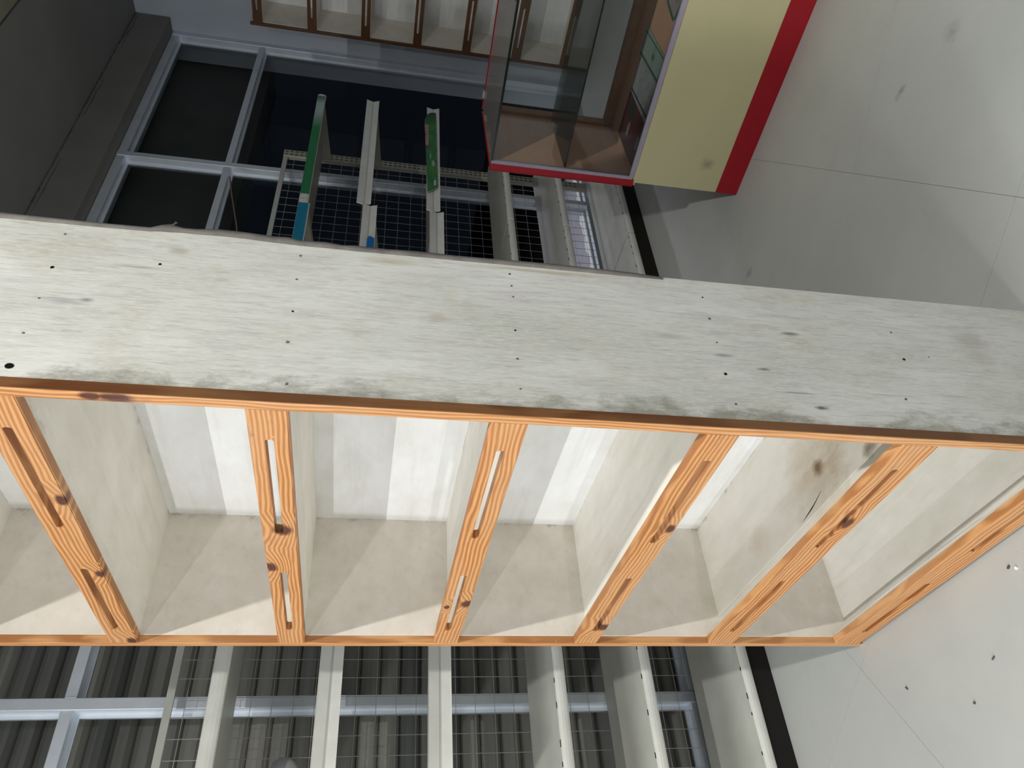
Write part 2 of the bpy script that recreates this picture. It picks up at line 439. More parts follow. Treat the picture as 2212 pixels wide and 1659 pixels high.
# ------------------------------------------------------------------ the room
XW = 2.66                # inner face of the window frames
YR = -5.14               # right wall
YL = 4.5
ROOM = (-3.0, 2.74, YR, YL)
ZC = 2.95
fl = box(ROOM[0], ROOM[1], ROOM[2], ROOM[3], -0.10, -0.004).build('floor', M['grout'], kind='structure')

def clip(poly, x0, x1, y0, y1):
    def cut(P, inside, inter):
        out = []
        for i in range(len(P)):
            a, b = P[i - 1], P[i]
            if inside(b):
                if not inside(a): out.append(inter(a, b))
                out.append(b)
            elif inside(a): out.append(inter(a, b))
        return out
    def ix(x): return lambda a, b: (x, a[1] + (b[1] - a[1]) * (x - a[0]) / (b[0] - a[0]))
    def iy(y): return lambda a, b: (a[0] + (b[0] - a[0]) * (y - a[1]) / (b[1] - a[1]), y)
    for ins, it in ((lambda p: p[0] >= x0, ix(x0)), (lambda p: p[0] <= x1, ix(x1)), (lambda p: p[1] >= y0, iy(y0)), (lambda p: p[1] <= y1, iy(y1))):
        if not poly: return []
        poly = cut(poly, ins, it)
    return poly
T0 = Vector((1.348, -2.262)); D1 = Vector((-0.5058, 0.8626)); D2 = Vector((0.8626, 0.5058)); TS = 0.6
G = 0.00035
for i in range(-8, 17):
    for j in range(-12, 10):
        q = [T0 + D1 * (TS * a + ga) + D2 * (TS * b + gb) for a, b, ga, gb in ((i, j, G, G), (i + 1, j, -G, G), (i + 1, j + 1, -G, -G), (i, j + 1, G, -G))]
        q = clip([tuple(p) for p in q], ROOM[0] + 0.001, ROOM[1] - 0.001, ROOM[2] + 0.001, ROOM[3] - 0.001)
        if len(q) < 3: continue
        ar = 0.5 * abs(sum(q[k - 1][0] * q[k][1] - q[k][0] * q[k - 1][1] for k in range(len(q))))
        if ar < 1e-3: continue
        dz = random.uniform(-0.0004, 0.0)
        MB().prism(q, -0.004, dz, lambda p, r, a: (p, r, a)).build('floor_tile', M['tile'], fl)

box(ROOM[0], 1.825, ROOM[2], ROOM[3], ZC, ZC + 0.1).build('ceiling', M['ceil'], kind='structure')
cp = box(1.84, ROOM[1], ROOM[2], ROOM[3], ZC, ZC + 0.1).build('ceiling', M['ceil'], kind='structure')
box(1.80, 1.87, ROOM[2], ROOM[3], ZC + 0.1, ZC + 0.16).build('trim_2', M['dark'], kind='structure')
box(1.70, 1.815, ROOM[2], ROOM[3], ZC - 0.012, ZC).build('trim_3', simple('ochre_ceiling_strip', (0.34, 0.32, 0.22), 0.9), kind='structure')
box(ROOM[0], ROOM[1] + 0.12, YR - 0.12, YR, 0, ZC).build('wall_right', M['wall'], kind='structure')
box(ROOM[0], ROOM[1] + 0.12, YL, YL + 0.12, 0, ZC).build('wall_left', M['wall'], kind='structure')
box(ROOM[0] - 0.12, ROOM[0], YR, YL, 0, ZC).build('wall_near', M['wall'], kind='structure')
wf = MB().box(2.745, 2.86, YR, YL, 2.735, ZC).box(2.66, 2.86, 0.66, YL, 0, 2.735)
wf.build('wall_far', M['wall'], kind='structure')
# ceiling beam over the shop window, its soffit and a rough plaster joint at the ceiling
bmv = MB().box(2.57, 2.745, YR + 0.001, YL, 2.738, ZC)
bo = bmv.build('trim_1', M['beam'], kind='structure', bevel=0.004)
rj = random.Random(3); pts = []; pts2 = []; y = YR + 0.01
while y < 0.6:
    pts.append((2.568, y, ZC - 0.004 + rj.uniform(-0.002, 0.002))); pts2.append((2.569, y, ZC - 0.022 + rj.uniform(-0.006, 0.004))); y += 0.09
js = MB().tube(pts, [rj.uniform(0.003, 0.006) for _ in pts], 5)
for k in range(0, len(pts2) - 6, 9): js.tube(pts2[k:k + 6], [0.0005, 0.0018, 0.0026, 0.0026, 0.0016, 0.0004], 4)
js.build('plaster_joint', simple('cracked_joint', (0.20, 0.19, 0.18), 0.95, 0.05, 0.3, 40), bo, kind='stuff')

# shop windows: frames of grey aluminium, two lights each
MULL = [-5.114, -3.735, -2.29, -0.832, 0.64]
for k in range(4):
    y0, y1 = MULL[k], MULL[k + 1]
    wn = thing('window_%d' % (k + 1), (XW, (y0 + y1) / 2, 0), kind='structure')
    fw = 0.0185
    box(XW, XW + 0.075, y0 - fw if k else YR + 0.001, y0 + fw, 0.0, 2.735).build('mullion', M['alu'], wn, bevel=0.002)
    if k == 3: box(XW, XW + 0.075, y1 - fw, y1 + 0.018, 0.0, 2.735).build('mullion', M['alu'], wn, bevel=0.002)
    e0, e1 = y0 + fw, y1 - fw
    box(XW + 0.004, XW + 0.07, e0, e1, 2.142, 2.178).build('transom', M['alu'], wn, bevel=0.002)
    box(XW + 0.004, XW + 0.07, e0, e1, 2.690, 2.735).build('head_rail', M['alu'], wn, bevel=0.002)
    box(XW + 0.004, XW + 0.07, e0, e1, 0.0, 0.085).build('bottom_rail', M['alu'], wn, bevel=0.002)
    for za, zb in ((0.085, 2.142), (2.178, 2.690)):
        b = 0.012
        fr = MB()
        fr.box(XW + 0.046, XW + 0.060, e0, e0 + b, za, zb).box(XW + 0.046, XW + 0.060, e1 - b, e1, za, zb)
        fr.box(XW + 0.046, XW + 0.060, e0 + b, e1 - b, za, za + b).box(XW + 0.046, XW + 0.060, e0 + b, e1 - b, zb - b, zb)
        fr.build('glazing_bead', M['alu'], wn)
        box(XW + 0.051, XW + 0.056, e0 + b, e1 - b, za + b, zb - b).build('pane', M['winglass'], wn)

# outside: pavement, roller shutter, shutter box, added bright patch
box(2.86, 9.0, -9.0, 5.0, -0.10, -0.02).build('ground_outside', M['asphalt'], kind='structure')
sh = thing('rolling_shutter', (2.98, -0.5, -0.02), 'ribbed grey steel roller shutter closed behind the left shop windows', 'shutter')
prof = [(0.0, 0.0), (0.012, 0.004), (0.032, 0.016), (0.036, 0.030), (0.028, 0.050), (0.010, 0.068), (0.0, 0.074)]
pp = [(-a, b) for a, b in prof] + [(-a + 0.003, b) for a, b in reversed(prof)]
z = -0.02
base = None
for i in range(37):
    if base is None:
        base = MB().prism([(2.98 + a, -0.02 + b) for a, b in pp], -2.26, 1.3, lambda p, q, a: (p, a, q)).build('slat', M['shutter'], sh)
    else:
        o = base.copy(); COL.objects.link(o); o.parent = sh; o.location = (0, 0, 0.0755 * i)
hb = thing('shutter_box', (2.95, -3.7, 2.12), 'dark grey metal shutter box outside above the window transom', 'shutter box')
box(2.88, 3.2, -5.4, -2.33, 2.14, 2.86).build('housing', M['house'], hb)
box(2.866, 2.88, -5.4, -2.33, 2.12, 2.16).build('bottom_lip', M['house'], hb)
# wavy pieces added to give the bright patch outside the window
def wavy(x0, x1, y0, y1, z0, nx, ny, amp, seed, edge=0.0):
    r = random.Random(seed); mb = MB(); g = []
    for i in range(nx + 1):
        for j in range(ny + 1):
            x = x0 + (x1 - x0) * i / nx; yv = y0 + (y1 - y0) * j / ny
            if i in (0, nx): x += r.uniform(-edge, edge)
            g.append((x, yv, z0 + amp * (1 + math.sin(x * 17 + yv * 9 + seed) * 0.5 + r.uniform(-0.5, 0.5))))
    n = len(g); fs = []
    for i in range(nx):
        for j in range(ny):
            a = i * (ny + 1) + j; fs.append((a, a + 1, a + ny + 2, a + ny + 1))
    t = [(a, b, c - 0.004) for a, b, c in g]
    fb = [tuple(reversed([k + n for k in f])) for f in fs]
    bd = [i * (ny + 1) for i in range(nx + 1)] + [nx * (ny + 1) + j for j in range(1, ny + 1)] + [i * (ny + 1) + ny for i in range(nx - 1, -1, -1)] + [j for j in range(ny - 1, 0, -1)]
    fd = [(bd[k - 1], bd[k], bd[k] + n, bd[k - 1] + n) for k in range(len(bd))]
    return mb.add(g + t, fs + fb + fd)
tag(wavy(2.92, 3.42, -4.7, -2.5, -0.016, 8, 24, 0.003, 3, 0.01).build('lit_patch', M['sheet'], smooth=True),
    'pale lilac sheet added for the lit patch on the pavement outside, seen between the two lowest shelves', 'sheet')
tag(wavy(2.862, 2.985, -4.7, -2.5, 0.0, 4, 40, 0.004, 5, 0.022).build('glare_strip', M['bright'], smooth=True),
    'added white ragged cloth strip lit up outside at the foot of the window', 'bright')

# thin cord slung across the window
tag(MB().tube([(2.645, -3.60, 2.125), (2.645, -3.45, 2.092), (2.645, -3.2, 2.028), (2.645, -2.9, 1.965), (2.645, -2.27, 1.93)], 0.004, 6).build('cord', simple('tan_cord', (0.24, 0.17, 0.13), 0.8)),
    'thin tan cord slung across the dark window above the wire shelving', 'cord')

# ------------------------------------------------------------------ pine display unit
ZB = [0.008, 0.361, 0.715, 1.0545, 1.401, 1.750, 2.098]
ZT = [0.078, 0.426, 0.771, 1.110, 1.459, 1.808, 2.156]
SL = [0.041, 0.396, 0.7415, 1.085, 1.430, 1.780, 2.128]
FY = -0.668
def slat_mesh(z0, z1, zs, parent):
    bm = bmesh.new()
    def loop(pts):
        vs = [bm.verts.new((x, FY, zz)) for x, zz in pts]
        return [bm.edges.new((vs[i - 1], vs[i])) for i in range(len(vs))]
    jj = random.uniform(-0.0015, 0.0015)
    es = loop([(0.8765, z0), (1.7305, z0 + jj), (1.7305, z1 + jj), (0.8765, z1)])
    for a, b in ((0.947, 1.228), (1.379, 1.656)):
        r = 0.0065; pts = []
        for k in range(7):
            th = math.pi / 2 + math.pi * k / 6
            pts.append((a + r * 0.6 + r * 0.6 * math.cos(th), zs + r * math.sin(th)))
        for k in range(7):
            th = -math.pi / 2 + math.pi * k / 6
            pts.append((b - r * 0.5 + r * 0.5 * math.cos(th), zs + r * math.sin(th)))
        es += loop(pts)
    bmesh.ops.triangle_fill(bm, use_beauty=True, edges=es)
    bmesh.ops.dissolve_limit(bm, angle_limit=0.01, verts=bm.verts, edges=bm.edges)
    ex = bmesh.ops.extrude_face_region(bm, geom=list(bm.faces))
    for v in ex['geom']:
        if isinstance(v, bmesh.types.BMVert): v.co.y -= 0.018
    bmesh.ops.recalc_face_normals(bm, faces=bm.faces)
    be = [e for e in bm.edges if len(e.link_faces) == 2 and abs(e.verts[0].co.z - e.verts[1].co.z) < 0.004 and e.calc_face_angle(0) > 1.2 and abs(e.verts[0].co.y - FY) < 1e-5 and abs(e.verts[1].co.y - FY) < 1e-5 and e.calc_length() > 0.2]
    try: bmesh.ops.bevel(bm, geom=be, offset=0.0018, segments=2, affect='EDGES')
    except Exception: pass
    me = bpy.data.meshes.new('front_slat')
    org = Vector(parent['_o'])
    for v in bm.verts: v.co -= org
    bm.to_mesh(me); bm.free(); me.materials.append(M['slat'])
    o = bpy.data.objects.new('front_slat', me); COL.objects.link(o); o.parent = parent; o['_o'] = tuple(org)
    return o

unit = thing('display_unit', (1.30, -0.84, 0), 'pine display unit with white compartments, slotted front slats and a scuffed plywood end panel', 'shelving unit', 'pine display units')
pan = box(0.861, 0.876, -1.010, -0.686, 0.0, 2.175).build('end_panel', M['ply'], unit, bevel=0.0008, label='whitewashed plywood end panel full of nails and scuffs')
box(1.7285, 1.7435, -1.010, -0.686, 0.0, 2.175).build('side_panel', M['farw'], unit)
box(0.876, 1.7285, -1.002, -0.988, 0.0, 2.175).build('back_panel', M['backw'], unit)
st = box(0.8585, 0.8765, -0.686, FY, 0.0, 2.175).build('corner_batten', M['batten'], unit, bevel=0.0015)
st2 = box(0.8572, 0.8586, -0.6858, FY - 0.0012, 0.0, 2.175).build('batten_edge', M['batten_side'], st, label='dark stained outer edge of the corner batten')
box(1.7315, 1.7500, -0.686, FY, 0.0, 2.175).build('corner_batten', M['batten'], unit, bevel=0.0015)
for i in range(7):
    pl = box(0.8762, 1.7284, -0.988, -0.6862, ZB[i] + 0.003, ZB[i] + 0.022).build('shelf', M['shelfs'] if i == 1 else M['shelfw'], unit)
    slat_mesh(ZB[i], ZT[i], SL[i], pl)
    if i < 3:  # added white wedge, shaped after the lit strip along the shelf front
        fm = MB(); vs = []; fs = []; zt = ZT[i] - 0.007; zp = ZB[i] + 0.0222
        xs = [(0.93, 0.004), (1.05, 0.012), (1.2, 0.018), (1.4, 0.022), (1.6, 0.021), (1.7283, 0.019)]
        for x, wd in xs: vs += [(x, -0.6861, zp), (x, -0.6861, zt), (x, -0.690 - wd * 0.25, zt), (x, -0.690 - wd * 0.75, (zt + zp) / 2), (x, -0.692 - wd * 1.6, zp)]
        for k in range(len(xs) - 1):
            for q in range(5): fs.append((k * 5 + q, k * 5 + (q + 1) % 5, k * 5 + 5 + (q + 1) % 5, k * 5 + 5 + q))
        fs += [(0, 1, 2, 3, 4), tuple(range(29, 24, -1))]
        fm.add(vs, fs).build('lit_strip_fillet', M['white'], pl, smooth=False, label='white painted filler strip behind the front slat')
# nail heads and old nail holes
NAILS = [(-0.980, 1.773), (-0.903, 1.769), (-0.837, 1.767), (-0.768, 1.766), (-0.930, 1.623), (-0.979, 1.416),
         (-0.922, 1.416), (-0.850, 1.414), (-0.785, 1.414), (-0.705, 1.406), (-0.981, 1.065), (-0.951, 1.064), (-0.924, 1.063),
         (-0.846, 1.065), (-0.784, 1.066), (-0.723, 1.066), (-0.965, 0.712), (-0.911, 0.712), (-0.854, 0.713), (-0.783, 0.716), (-0.720, 0.715),
         (-0.915, 0.352), (-0.848, 0.355), (-0.754, 0.394), (-0.859, 0.300)]
proto = None
nd = simple('rusty_nail_head', (0.24, 0.225, 0.20), 0.7, 0.3, 0.3, 60)
for k, (yy, zz) in enumerate(NAILS):
    r = random.uniform(0.0015, 0.0026)
    mb = MB().prism([(r * math.cos(q * math.pi / 4) * random.uniform(0.8, 1.2), r * math.sin(q * math.pi / 4) * random.uniform(0.8, 1.3)) for q in range(8)], 0.8603, 0.8620, lambda p, q, a: (a, yy + p, zz + q))
    mb.build('nail', M['hole'] if k % 3 == 1 else nd, pan)
mb = MB().prism([(0.0048 * math.cos(q * math.pi / 5), 0.0056 * math.sin(q * math.pi / 5)) for q in range(10)], 0.8602, 0.8618, lambda p, q, a: (a, -0.707 + p, 1.764 + q))
mb.build('screw_hole', M['hole'], pan)
# split in the board of the stained compartment
mb = MB().tube([(1.17, -0.765, 0.3831), (1.195, -0.758, 0.3833), (1.22, -0.752, 0.3834), (1.245, -0.748, 0.3833), (1.265, -0.746, 0.3831)], [0.0002, 0.0007, 0.0011, 0.0007, 0.0002], 6)
mb.build('board_crack', M['hole'], unit)
# torn lining hanging out at the back edge of the panel
EP = [(1.9, 1.003, 1.016), (1.73, 1.003, 1.013), (1.655, 1.004, 1.014), (1.640, 1.006, 1.022), (1.628, 1.006, 1.026), (1.605, 1.008, 1.020), (1.585, 1.008, 1.022), (1.555, 1.009, 1.026),
      (1.53, 1.009, 1.026), (1.50, 1.007, 1.023), (1.465, 1.005, 1.021), (1.44, 1.004, 1.022), (1.42, 1.003, 1.016), (1.38, 1.003, 1.018), (1.35, 1.003, 1.014), (1.33, 1.003, 1.018),
      (1.28, 1.003, 1.016), (1.226, 1.003, 1.018), (1.15, 1.003, 1.016), (1.064, 1.003, 1.016), (0.98, 1.003, 1.017), (0.893, 1.003, 1.016), (0.83, 1.003, 1.014), (0.78, 1.003, 1.010)]
mb = MB(); n = len(EP); vs = []; r = random.Random(4)
for zz, a, b in EP:
    xx = 0.8595 + r.uniform(-0.0012, 0.0008)
    vs += [(xx, -a, zz), (xx - 0.0015, -(a + b) / 2, zz), (xx + 0.0005, -b, zz), (0.870, -b - 0.001, zz), (0.870, -a - 0.006, zz)]
fs = []
for i in range(n - 1):
    for k in range(5):
        a = i * 5 + k; b = i * 5 + (k + 1) % 5; fs.append((a, b, b + 5, a + 5))
fs += [tuple(range(5)), tuple(range((n - 1) * 5, n * 5))]
mb.add(vs, fs).build('torn_lining', M['torn'], pan, smooth=True, label='torn grey lining hanging out along the back edge')
MB().tube([(0.8600, -1.020, 1.628), (0.8585, -1.030, 1.618), (0.860, -1.034, 1.622)], [0.0018, 0.001, 0.0004], 5).build('loose_thread', M['torn'], pan)

# its twin against the right wall, behind the glass counter
def copy_tree(o, parent=None):
    c = o.copy(); COL.objects.link(c); c.parent = parent
    for ch in list(o.children): copy_tree(ch, c)
    return c
u2 = copy_tree(unit)
u2.location = (1.956, -4.965, 0.13); u2.scale = (0.94, 0.94, 0.94)
u2['label'] = 'second pine display unit, standing against the right wall beyond the glass counter'
for c in list(u2.children):
    for g in list(c.children):
        if g.name.startswith(('nail', 'screw_hole', 'torn_lining', 'loose_thread')): bpy.data.objects.remove(g)
    if c.name.startswith('board_crack'): bpy.data.objects.remove(c)
for q0 in (0.88, 1.68):
    po = box(q0, q0 + 0.05, -1.0, -0.70, -0.138, 0.0).build('plinth_block', M['dark'], unit); po.parent = u2
def remat(o, mat):
    o.data = o.data.copy(); o.data.materials[0] = mat
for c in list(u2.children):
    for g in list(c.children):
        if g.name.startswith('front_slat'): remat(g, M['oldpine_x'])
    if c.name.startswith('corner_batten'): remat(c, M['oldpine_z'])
for c in u2.children:
    if c.name.startswith('shelf') and c.data.materials[0] == M['shelfs']:
        c.data = c.data.copy(); c.data.materials[0] = M['shelfw']

# ------------------------------------------------------------------ steel shop shelving along the window
gx0, gx1 = 2.20, 2.580
gd = thing('shop_shelving', (2.4, -2.0, 0), 'long cream steel shop shelving with wire mesh back standing along the shop windows', 'shelving')
JT = [-3.80, -2.90, -2.00, -1.10, -0.20]
for yj in JT:
    p = box(2.585, 2.612, yj - 0.028, yj + 0.028, 0.0, 1.862).build('upright_post', M['gondpost'], gd, bevel=0.0015)
    hs = MB(); zz = 0.16
    while zz < 1.84:
        for dy in (-0.013, 0.013): hs.box(2.5843, 2.5856, yj + dy - 0.003, yj + dy + 0.003, zz, zz + 0.016)
        zz += 0.0275
    hs.build('slots', M['hole'], p, kind='stuff')
box(2.212, 2.5, JT[0], 0.66, 0.0, 0.069).build('kick_board', M['dark'], gd)

def lip_round(z0, z1, ya, yb):
    xc = gx0 + 0.010; zc = (z0 + z1) / 2; rz = (z1 - z0) / 2
    poly = [(xc + 0.010 * math.cos(t * math.pi / 6 + math.pi / 2), zc + rz * math.sin(t * math.pi / 6 + math.pi / 2)) for t in range(7)]
    poly += [(xc + 0.004, z0 + 0.001), (xc + 0.004, z1 - 0.001)]
    return MB().prism(poly, ya, yb, lambda p, q, a: (p, a, q))
def lip_channel(z0, z1, ya, yb):
    zm = z0 + (z1 - z0) * 0.47
    front = [(gx0 - 0.004, z1), (gx0 - 0.002, z1 - 0.003), (gx0 + 0.005, zm + 0.004), (gx0 + 0.009, zm), (gx0 + 0.005, zm - 0.004), (gx0 - 0.002, z0 + 0.003), (gx0 - 0.004, z0)]
    poly = front + [(x + 0.004, q) for x, q in reversed(front)]
    return MB().prism(poly, ya, yb, lambda p, q, a: (p, a, q))
def bracket(zp, yy, parent):
    MB().prism([(2.585, zp - 0.001), (2.585, zp - 0.048), (2.24, zp - 0.014), (2.24, zp - 0.001)], yy - 0.0015, yy + 0.0015, lambda p, q, a: (p, a, q)).build('bracket', M['gondpost'], parent)
for b in range(4):
    ya, yb = JT[b] + 0.004, JT[b + 1] - 0.004
    far = (b == 0)
    for k in range(6):
        d = 0.0
        e0, e1 = ya, yb
        if k in (0, 1, 2):              # the three lower shelves: rounded lips
            zt = (0.102, 0.431, 0.705)[k]
            s = box(gx0 + 0.014, gx1, ya, yb, zt - 0.016, zt).build('shelf', M['gond'], gd)
            lip_round(zt - 0.034, zt - 0.001, ya + 0.004, yb - 0.004).build('front_lip', M['lip'], s, smooth=False)
        else:
            zt, z0, z1 = ((1.045, 1.012, 1.078), (1.352, 1.319, 1.384), (1.662, 1.634, 1.670))[k - 3]
            if far and k == 3: d = 0.016
            if far and k == 4: d = 0.030
            s = box(gx0 + 0.006, gx1, ya, yb, zt + d - 0.014, zt + d).build('shelf', M['gond'], gd)
            if k == 5: lip_round(z0 - 0.008, z1, ya, yb).build('front_lip', M['lip'], s)
            else: lip_channel(z0 + d, z1 + d, ya, yb).build('price_channel', M['lip'], s)
            zz = zt + d - 0.014
        if k > 0:
            zb = zt - 0.016 if k < 3 else zt + d - 0.014
            bracket(zb, ya + 0.012, s); bracket(zb, yb - 0.012, s)
        # chipped paint along the seam of the lower lips
        if k < 3:
            ch = MB(); q = ya + 0.02
            while q < yb - 0.05:
                L = random.uniform(0.006, 0.02)
                ch.box(gx0 + 0.0125, gx0 + 0.0150, q, q + L, zt - 0.0015, zt + 0.0004); q += random.uniform(0.05, 0.13)
            ch.build('paint_chips', M['hole'], s, kind='stuff')
        # printed strips in the channels
        if b == 0 and k == 5:
            box(gx0 - 0.0055, gx0 - 0.0025, -3.775, -2.93, 1.632, 1.668).build('price_strip', MB and None or M['slat'], s)
        if b == 0 and k == 3: s_green = s
        if b == 1 and k == 5: s_cyan = s
        if b == 1 and k == 4: s_blue = s
        if b == 0 and k == 5: s_strip = s
    # wire mesh back panel of this bay, from the base to the top rail
    mesh = MB(); zz = 0.163
    while zz < 1.83:
        mesh.tube([(2.598, JT[b] + 0.03, zz), (2.598, JT[b + 1] - 0.03, zz)], 0.0012, 4); zz += 0.0655
    yy = JT[b] + 0.0335
    while yy < JT[b + 1] - 0.03:
        mesh.tube([(2.5955, yy, 0.10), (2.5955, yy, 1.845)], 0.0013, 4); yy += 0.0605
    mesh.build('wire_mesh', M['wire'], gd, kind='stuff')
    box(2.588, 2.600, JT[b] + 0.028, JT[b + 1] - 0.028, 1.836, 1.860).build('top_rail', M['gond'], gd, bevel=0.001)

# the printed strips
def stripmat():
    t = NT('green_white_strip')
    x, y, z = t.sep()
    n = t.noise(t.map((1, 10, 4)), 1, 3)
    f = t.math('ADD', y, t.math('MULTIPLY', n, 0.08))
    c = t.mix(t.ramp(f, -3.58, -3.44), (0.42, 0.55, 0.50), (0.008, 0.20, 0.055))
    c = t.mix(t.ramp(f, -3.72, -3.66, 1.0, 0.0), c, (0.10, 0.22, 0.14))
    return t.bsdf(c, 0.25, 0.5)
for o in list(bpy.data.objects):
    if o.name.startswith('price_strip'): bpy.data.objects.remove(o)
box(gx0 - 0.0030, gx0 - 0.0006, -3.775, -2.93, 1.628, 1.668).build('price_strip', stripmat(), s_strip, label='green strip fading to glossy white at one end')
box(gx0 - 0.0030, gx0 - 0.0006, -2.86, -2.02, 1.622, 1.667).build('price_strip', simple('cyan_strip', (0.0, 0.22, 0.36), 0.4, 0.4, 0.03), s_cyan, label='plain turquoise strip with a white lower edge')
box(gx0 - 0.0032, gx0 - 0.0004, -2.86, -2.02, 1.617, 1.622).build('price_strip', M['whitepl'], s_cyan, label='white lower edge of the turquoise strip')
MB().prism([(-2.655, 1.352), (-2.67, 1.342), (-2.655, 1.322), (-2.2, 1.322), (-2.2, 1.352)], gx0 - 0.0060, gx0 - 0.0042, lambda p, q, a: (a, p, q)).build('price_strip', simple('blue_strip', (0.0, 0.16, 0.48), 0.4, 0.4, 0.03), s_blue, label='short blue strip')
def greenprint():
    t = NT('green_printed_strip')
    x, y, z = t.sep()
    n = t.noise(t.map((1, 16, 30)), 1, 3)
    wz = t.noise(t.map((1, 40, 60)), 1, 3)
    c = t.mix(t.ramp(n, 0.4, 0.65), (0.02, 0.16, 0.05), (0.06, 0.24, 0.04))
    c = t.mix(t.ramp(y, -3.60, -3.70), c, (0.02, 0.08, 0.035))
    pk = t.math('MULTIPLY', t.ramp(z, 1.083, 1.088), t.math('MULTIPLY', t.ramp(y, -3.62, -3.61), t.ramp(y, -3.42, -3.43)))
    pk = t.math('MULTIPLY', pk, 1.0)
    mk = t.math('MULTIPLY', t.ramp(t.noise(t.map((1, 60, 70)), 1, 2), 0.50, 0.54), t.blob((2.195, -3.53, 1.098), (0.02, 0.07, 0.012), 0.5))
    pink = t.mix(mk, (0.48, 0.27, 0.27), (0.20, 0.03, 0.03))
    c = t.mix(pk, c, pink)
    c = t.mix(t.blob((2.195, -3.405, 1.094), (0.02, 0.018, 0.012), 0.4, wz, 0.6), c, (0.18, 0.03, 0.02))
    c = t.mix(t.math('MULTIPLY', t.blob((2.195, -3.27, 1.06), (0.02, 0.028, 0.010), 0.4, wz, 1.6), 0.8), c, (0.45, 0.55, 0.48))
    c = t.mix(t.math('MULTIPLY', t.blob((2.195, -3.33, 1.075), (0.02, 0.03, 0.005), 0.4, wz, 1.4), 0.7), c, (0.40, 0.52, 0.46))
    c = t.mix(t.math('MULTIPLY', t.blob((2.195, -3.115, 1.053), (0.02, 0.035, 0.006), 0.3, wz, 1.8), 0.85), c, (0.6, 0.68, 0.62))
    return t.bsdf(c, 0.3, 0.45)
gs = MB().prism([(-3.735, 1.075), (-3.715, 1.092), (-3.66, 1.106), (-3.62, 1.106), (-3.03, 1.088), (-3.075, 1.040), (-3.74, 1.048)], gx0 - 0.0090, gx0 - 0.0070, lambda p, q, a: (a, p, q)).build('price_strip', greenprint(), s_green, label='green printed strip with a pink block, hanging slightly askew')
# printed text on the strip
MB().tube([(gx0 - 0.008, -3.028, 1.088), (gx0 - 0.008, -3.073, 1.040), (gx0 - 0.008, -3.10, 1.038)], 0.0012, 5).build('price_strip', M['whitepl'], s_green, label='curled white cut edge of the green printed strip')

# frosted plastic bag hanging off the mesh at the left
mb = MB(); rg = []
for (yy, zc, a, b) in [(-0.632, 1.478, 0.004, 0.006), (-0.628, 1.478, 0.014, 0.020), (-0.618, 1.478, 0.022, 0.033), (-0.600, 1.474, 0.028, 0.042), (-0.57, 1.466, 0.032, 0.052), (-0.53, 1.458, 0.034, 0.060), (-0.48, 1.452, 0.034, 0.062), (-0.44, 1.452, 0.026, 0.050), (-0.42, 1.452, 0.008, 0.02)]:
    rg.append([(2.55 + a * math.cos(t * math.pi / 8), yy + 0.003 * math.sin(3 * t), zc + b * math.sin(t * math.pi / 8) + 0.002 * math.sin(t * 2.3)) for t in range(16)])
vs = [q for g in rg for q in g]; fs = []
for i in range(len(rg) - 1):
    for k in range(16): fs.append((i * 16 + k, i * 16 + (k + 1) % 16, (i + 1) * 16 + (k + 1) % 16, (i + 1) * 16 + k))
fs += [tuple(range(16)), tuple(range((len(rg) - 1) * 16, len(rg) * 16))]
bagm = mb.add(vs, fs)
bg = thing('plastic_bag', (2.55, -0.52, 1.40), 'bulging frosted plastic bag hung on the wire mesh between the two top shelves', 'bag')
bagm.build('bag_body', M['bag'], bg, smooth=True)
MB().tube([(2.555, -0.47, 1.51), (2.575, -0.47, 1.53), (2.592, -0.47, 1.555), (2.602, -0.47, 1.553)], 0.002, 5).build('hook', M['wire'], bg)

# ------------------------------------------------------------------ glass counter
CX, CY = 1.515, -2.285
def W(a, b, z): return (CX - 0.9938 * a + 0.1109 * b, CY - 0.1109 * a - 0.9938 * b, z)
LN, DP = 1.35, 0.47
ct = thing('glass_counter', (CX - 0.65, CY - 0.35, 0), 'glass counter with yellow front panel, red kick strip and pinkish plywood inside', 'counter')
def cb(a0, a1, b0, b1, z0, z1): return MB().box(a0, a1, b0, b1, z0, z1, W)
cb(0.0, LN, -0.002, DP, 0.0, 0.083).build('kick_strip', M['redp'], ct)
cb(0.0, LN, 0.0, 0.016, 0.083, 0.408).build('front_panel', M['yellow'], ct)
cb(0.0, 0.018, 0.016, DP, 0.083, 0.394).build('end_panel', M['redp'], ct)
cb(LN - 0.018, LN, 0.016, DP, 0.083, 0.394).build('end_panel', M['redp'], ct)
dk = cb(-0.012, LN, 0.004, DP, 0.394, 0.412).build('deck', M['pink'], ct)
cb(0.016, LN, DP - 0.045, DP - 0.002, 0.412, 0.440).build('back_rail', M['pinkedge'], ct)
ep = cb(-0.012, 0.012, 0.006, DP, 0.412, 0.925).build('end_board', M['pink'], ct)
cb(-0.014, 0.012, -0.002, 0.006, 0.404, 0.930).build('edge_band', M['redp'], ep)
cb(-0.016, -0.012, -0.002, DP, 0.404, 0.930).build('edge_band', M['redp'], ep)
cb(0.012, 0.024, DP - 0.05, DP - 0.004, 0.440, 0.900).build('back_post', M['pinkedge'], ct)
cb(0.012, 0.022, -0.003, 0.012, 0.412, 0.930).build('trim', M['lilac'], ct)
cb(0.022, LN, -0.003, 0.012, 0.4085, 0.424).build('trim', M['lilac'], ct)
cb(0.022, LN, 0.004, 0.009, 0.424, 0.924).build('front_glass', M['caseglass'], ct)
gt = cb(0.012, LN, 0.0, DP - 0.02, 0.925, 0.931).build('top_glass', M['topglass'], ct)
cb(0.012, LN, -0.0025, -0.0003, 0.924, 0.932).build('glass_edge', M['glassedge'], gt)
gs2 = cb(0.014, LN, 0.03, DP - 0.06, 0.657, 0.662).build('glass_shelf', M['shelfglass'], ct)
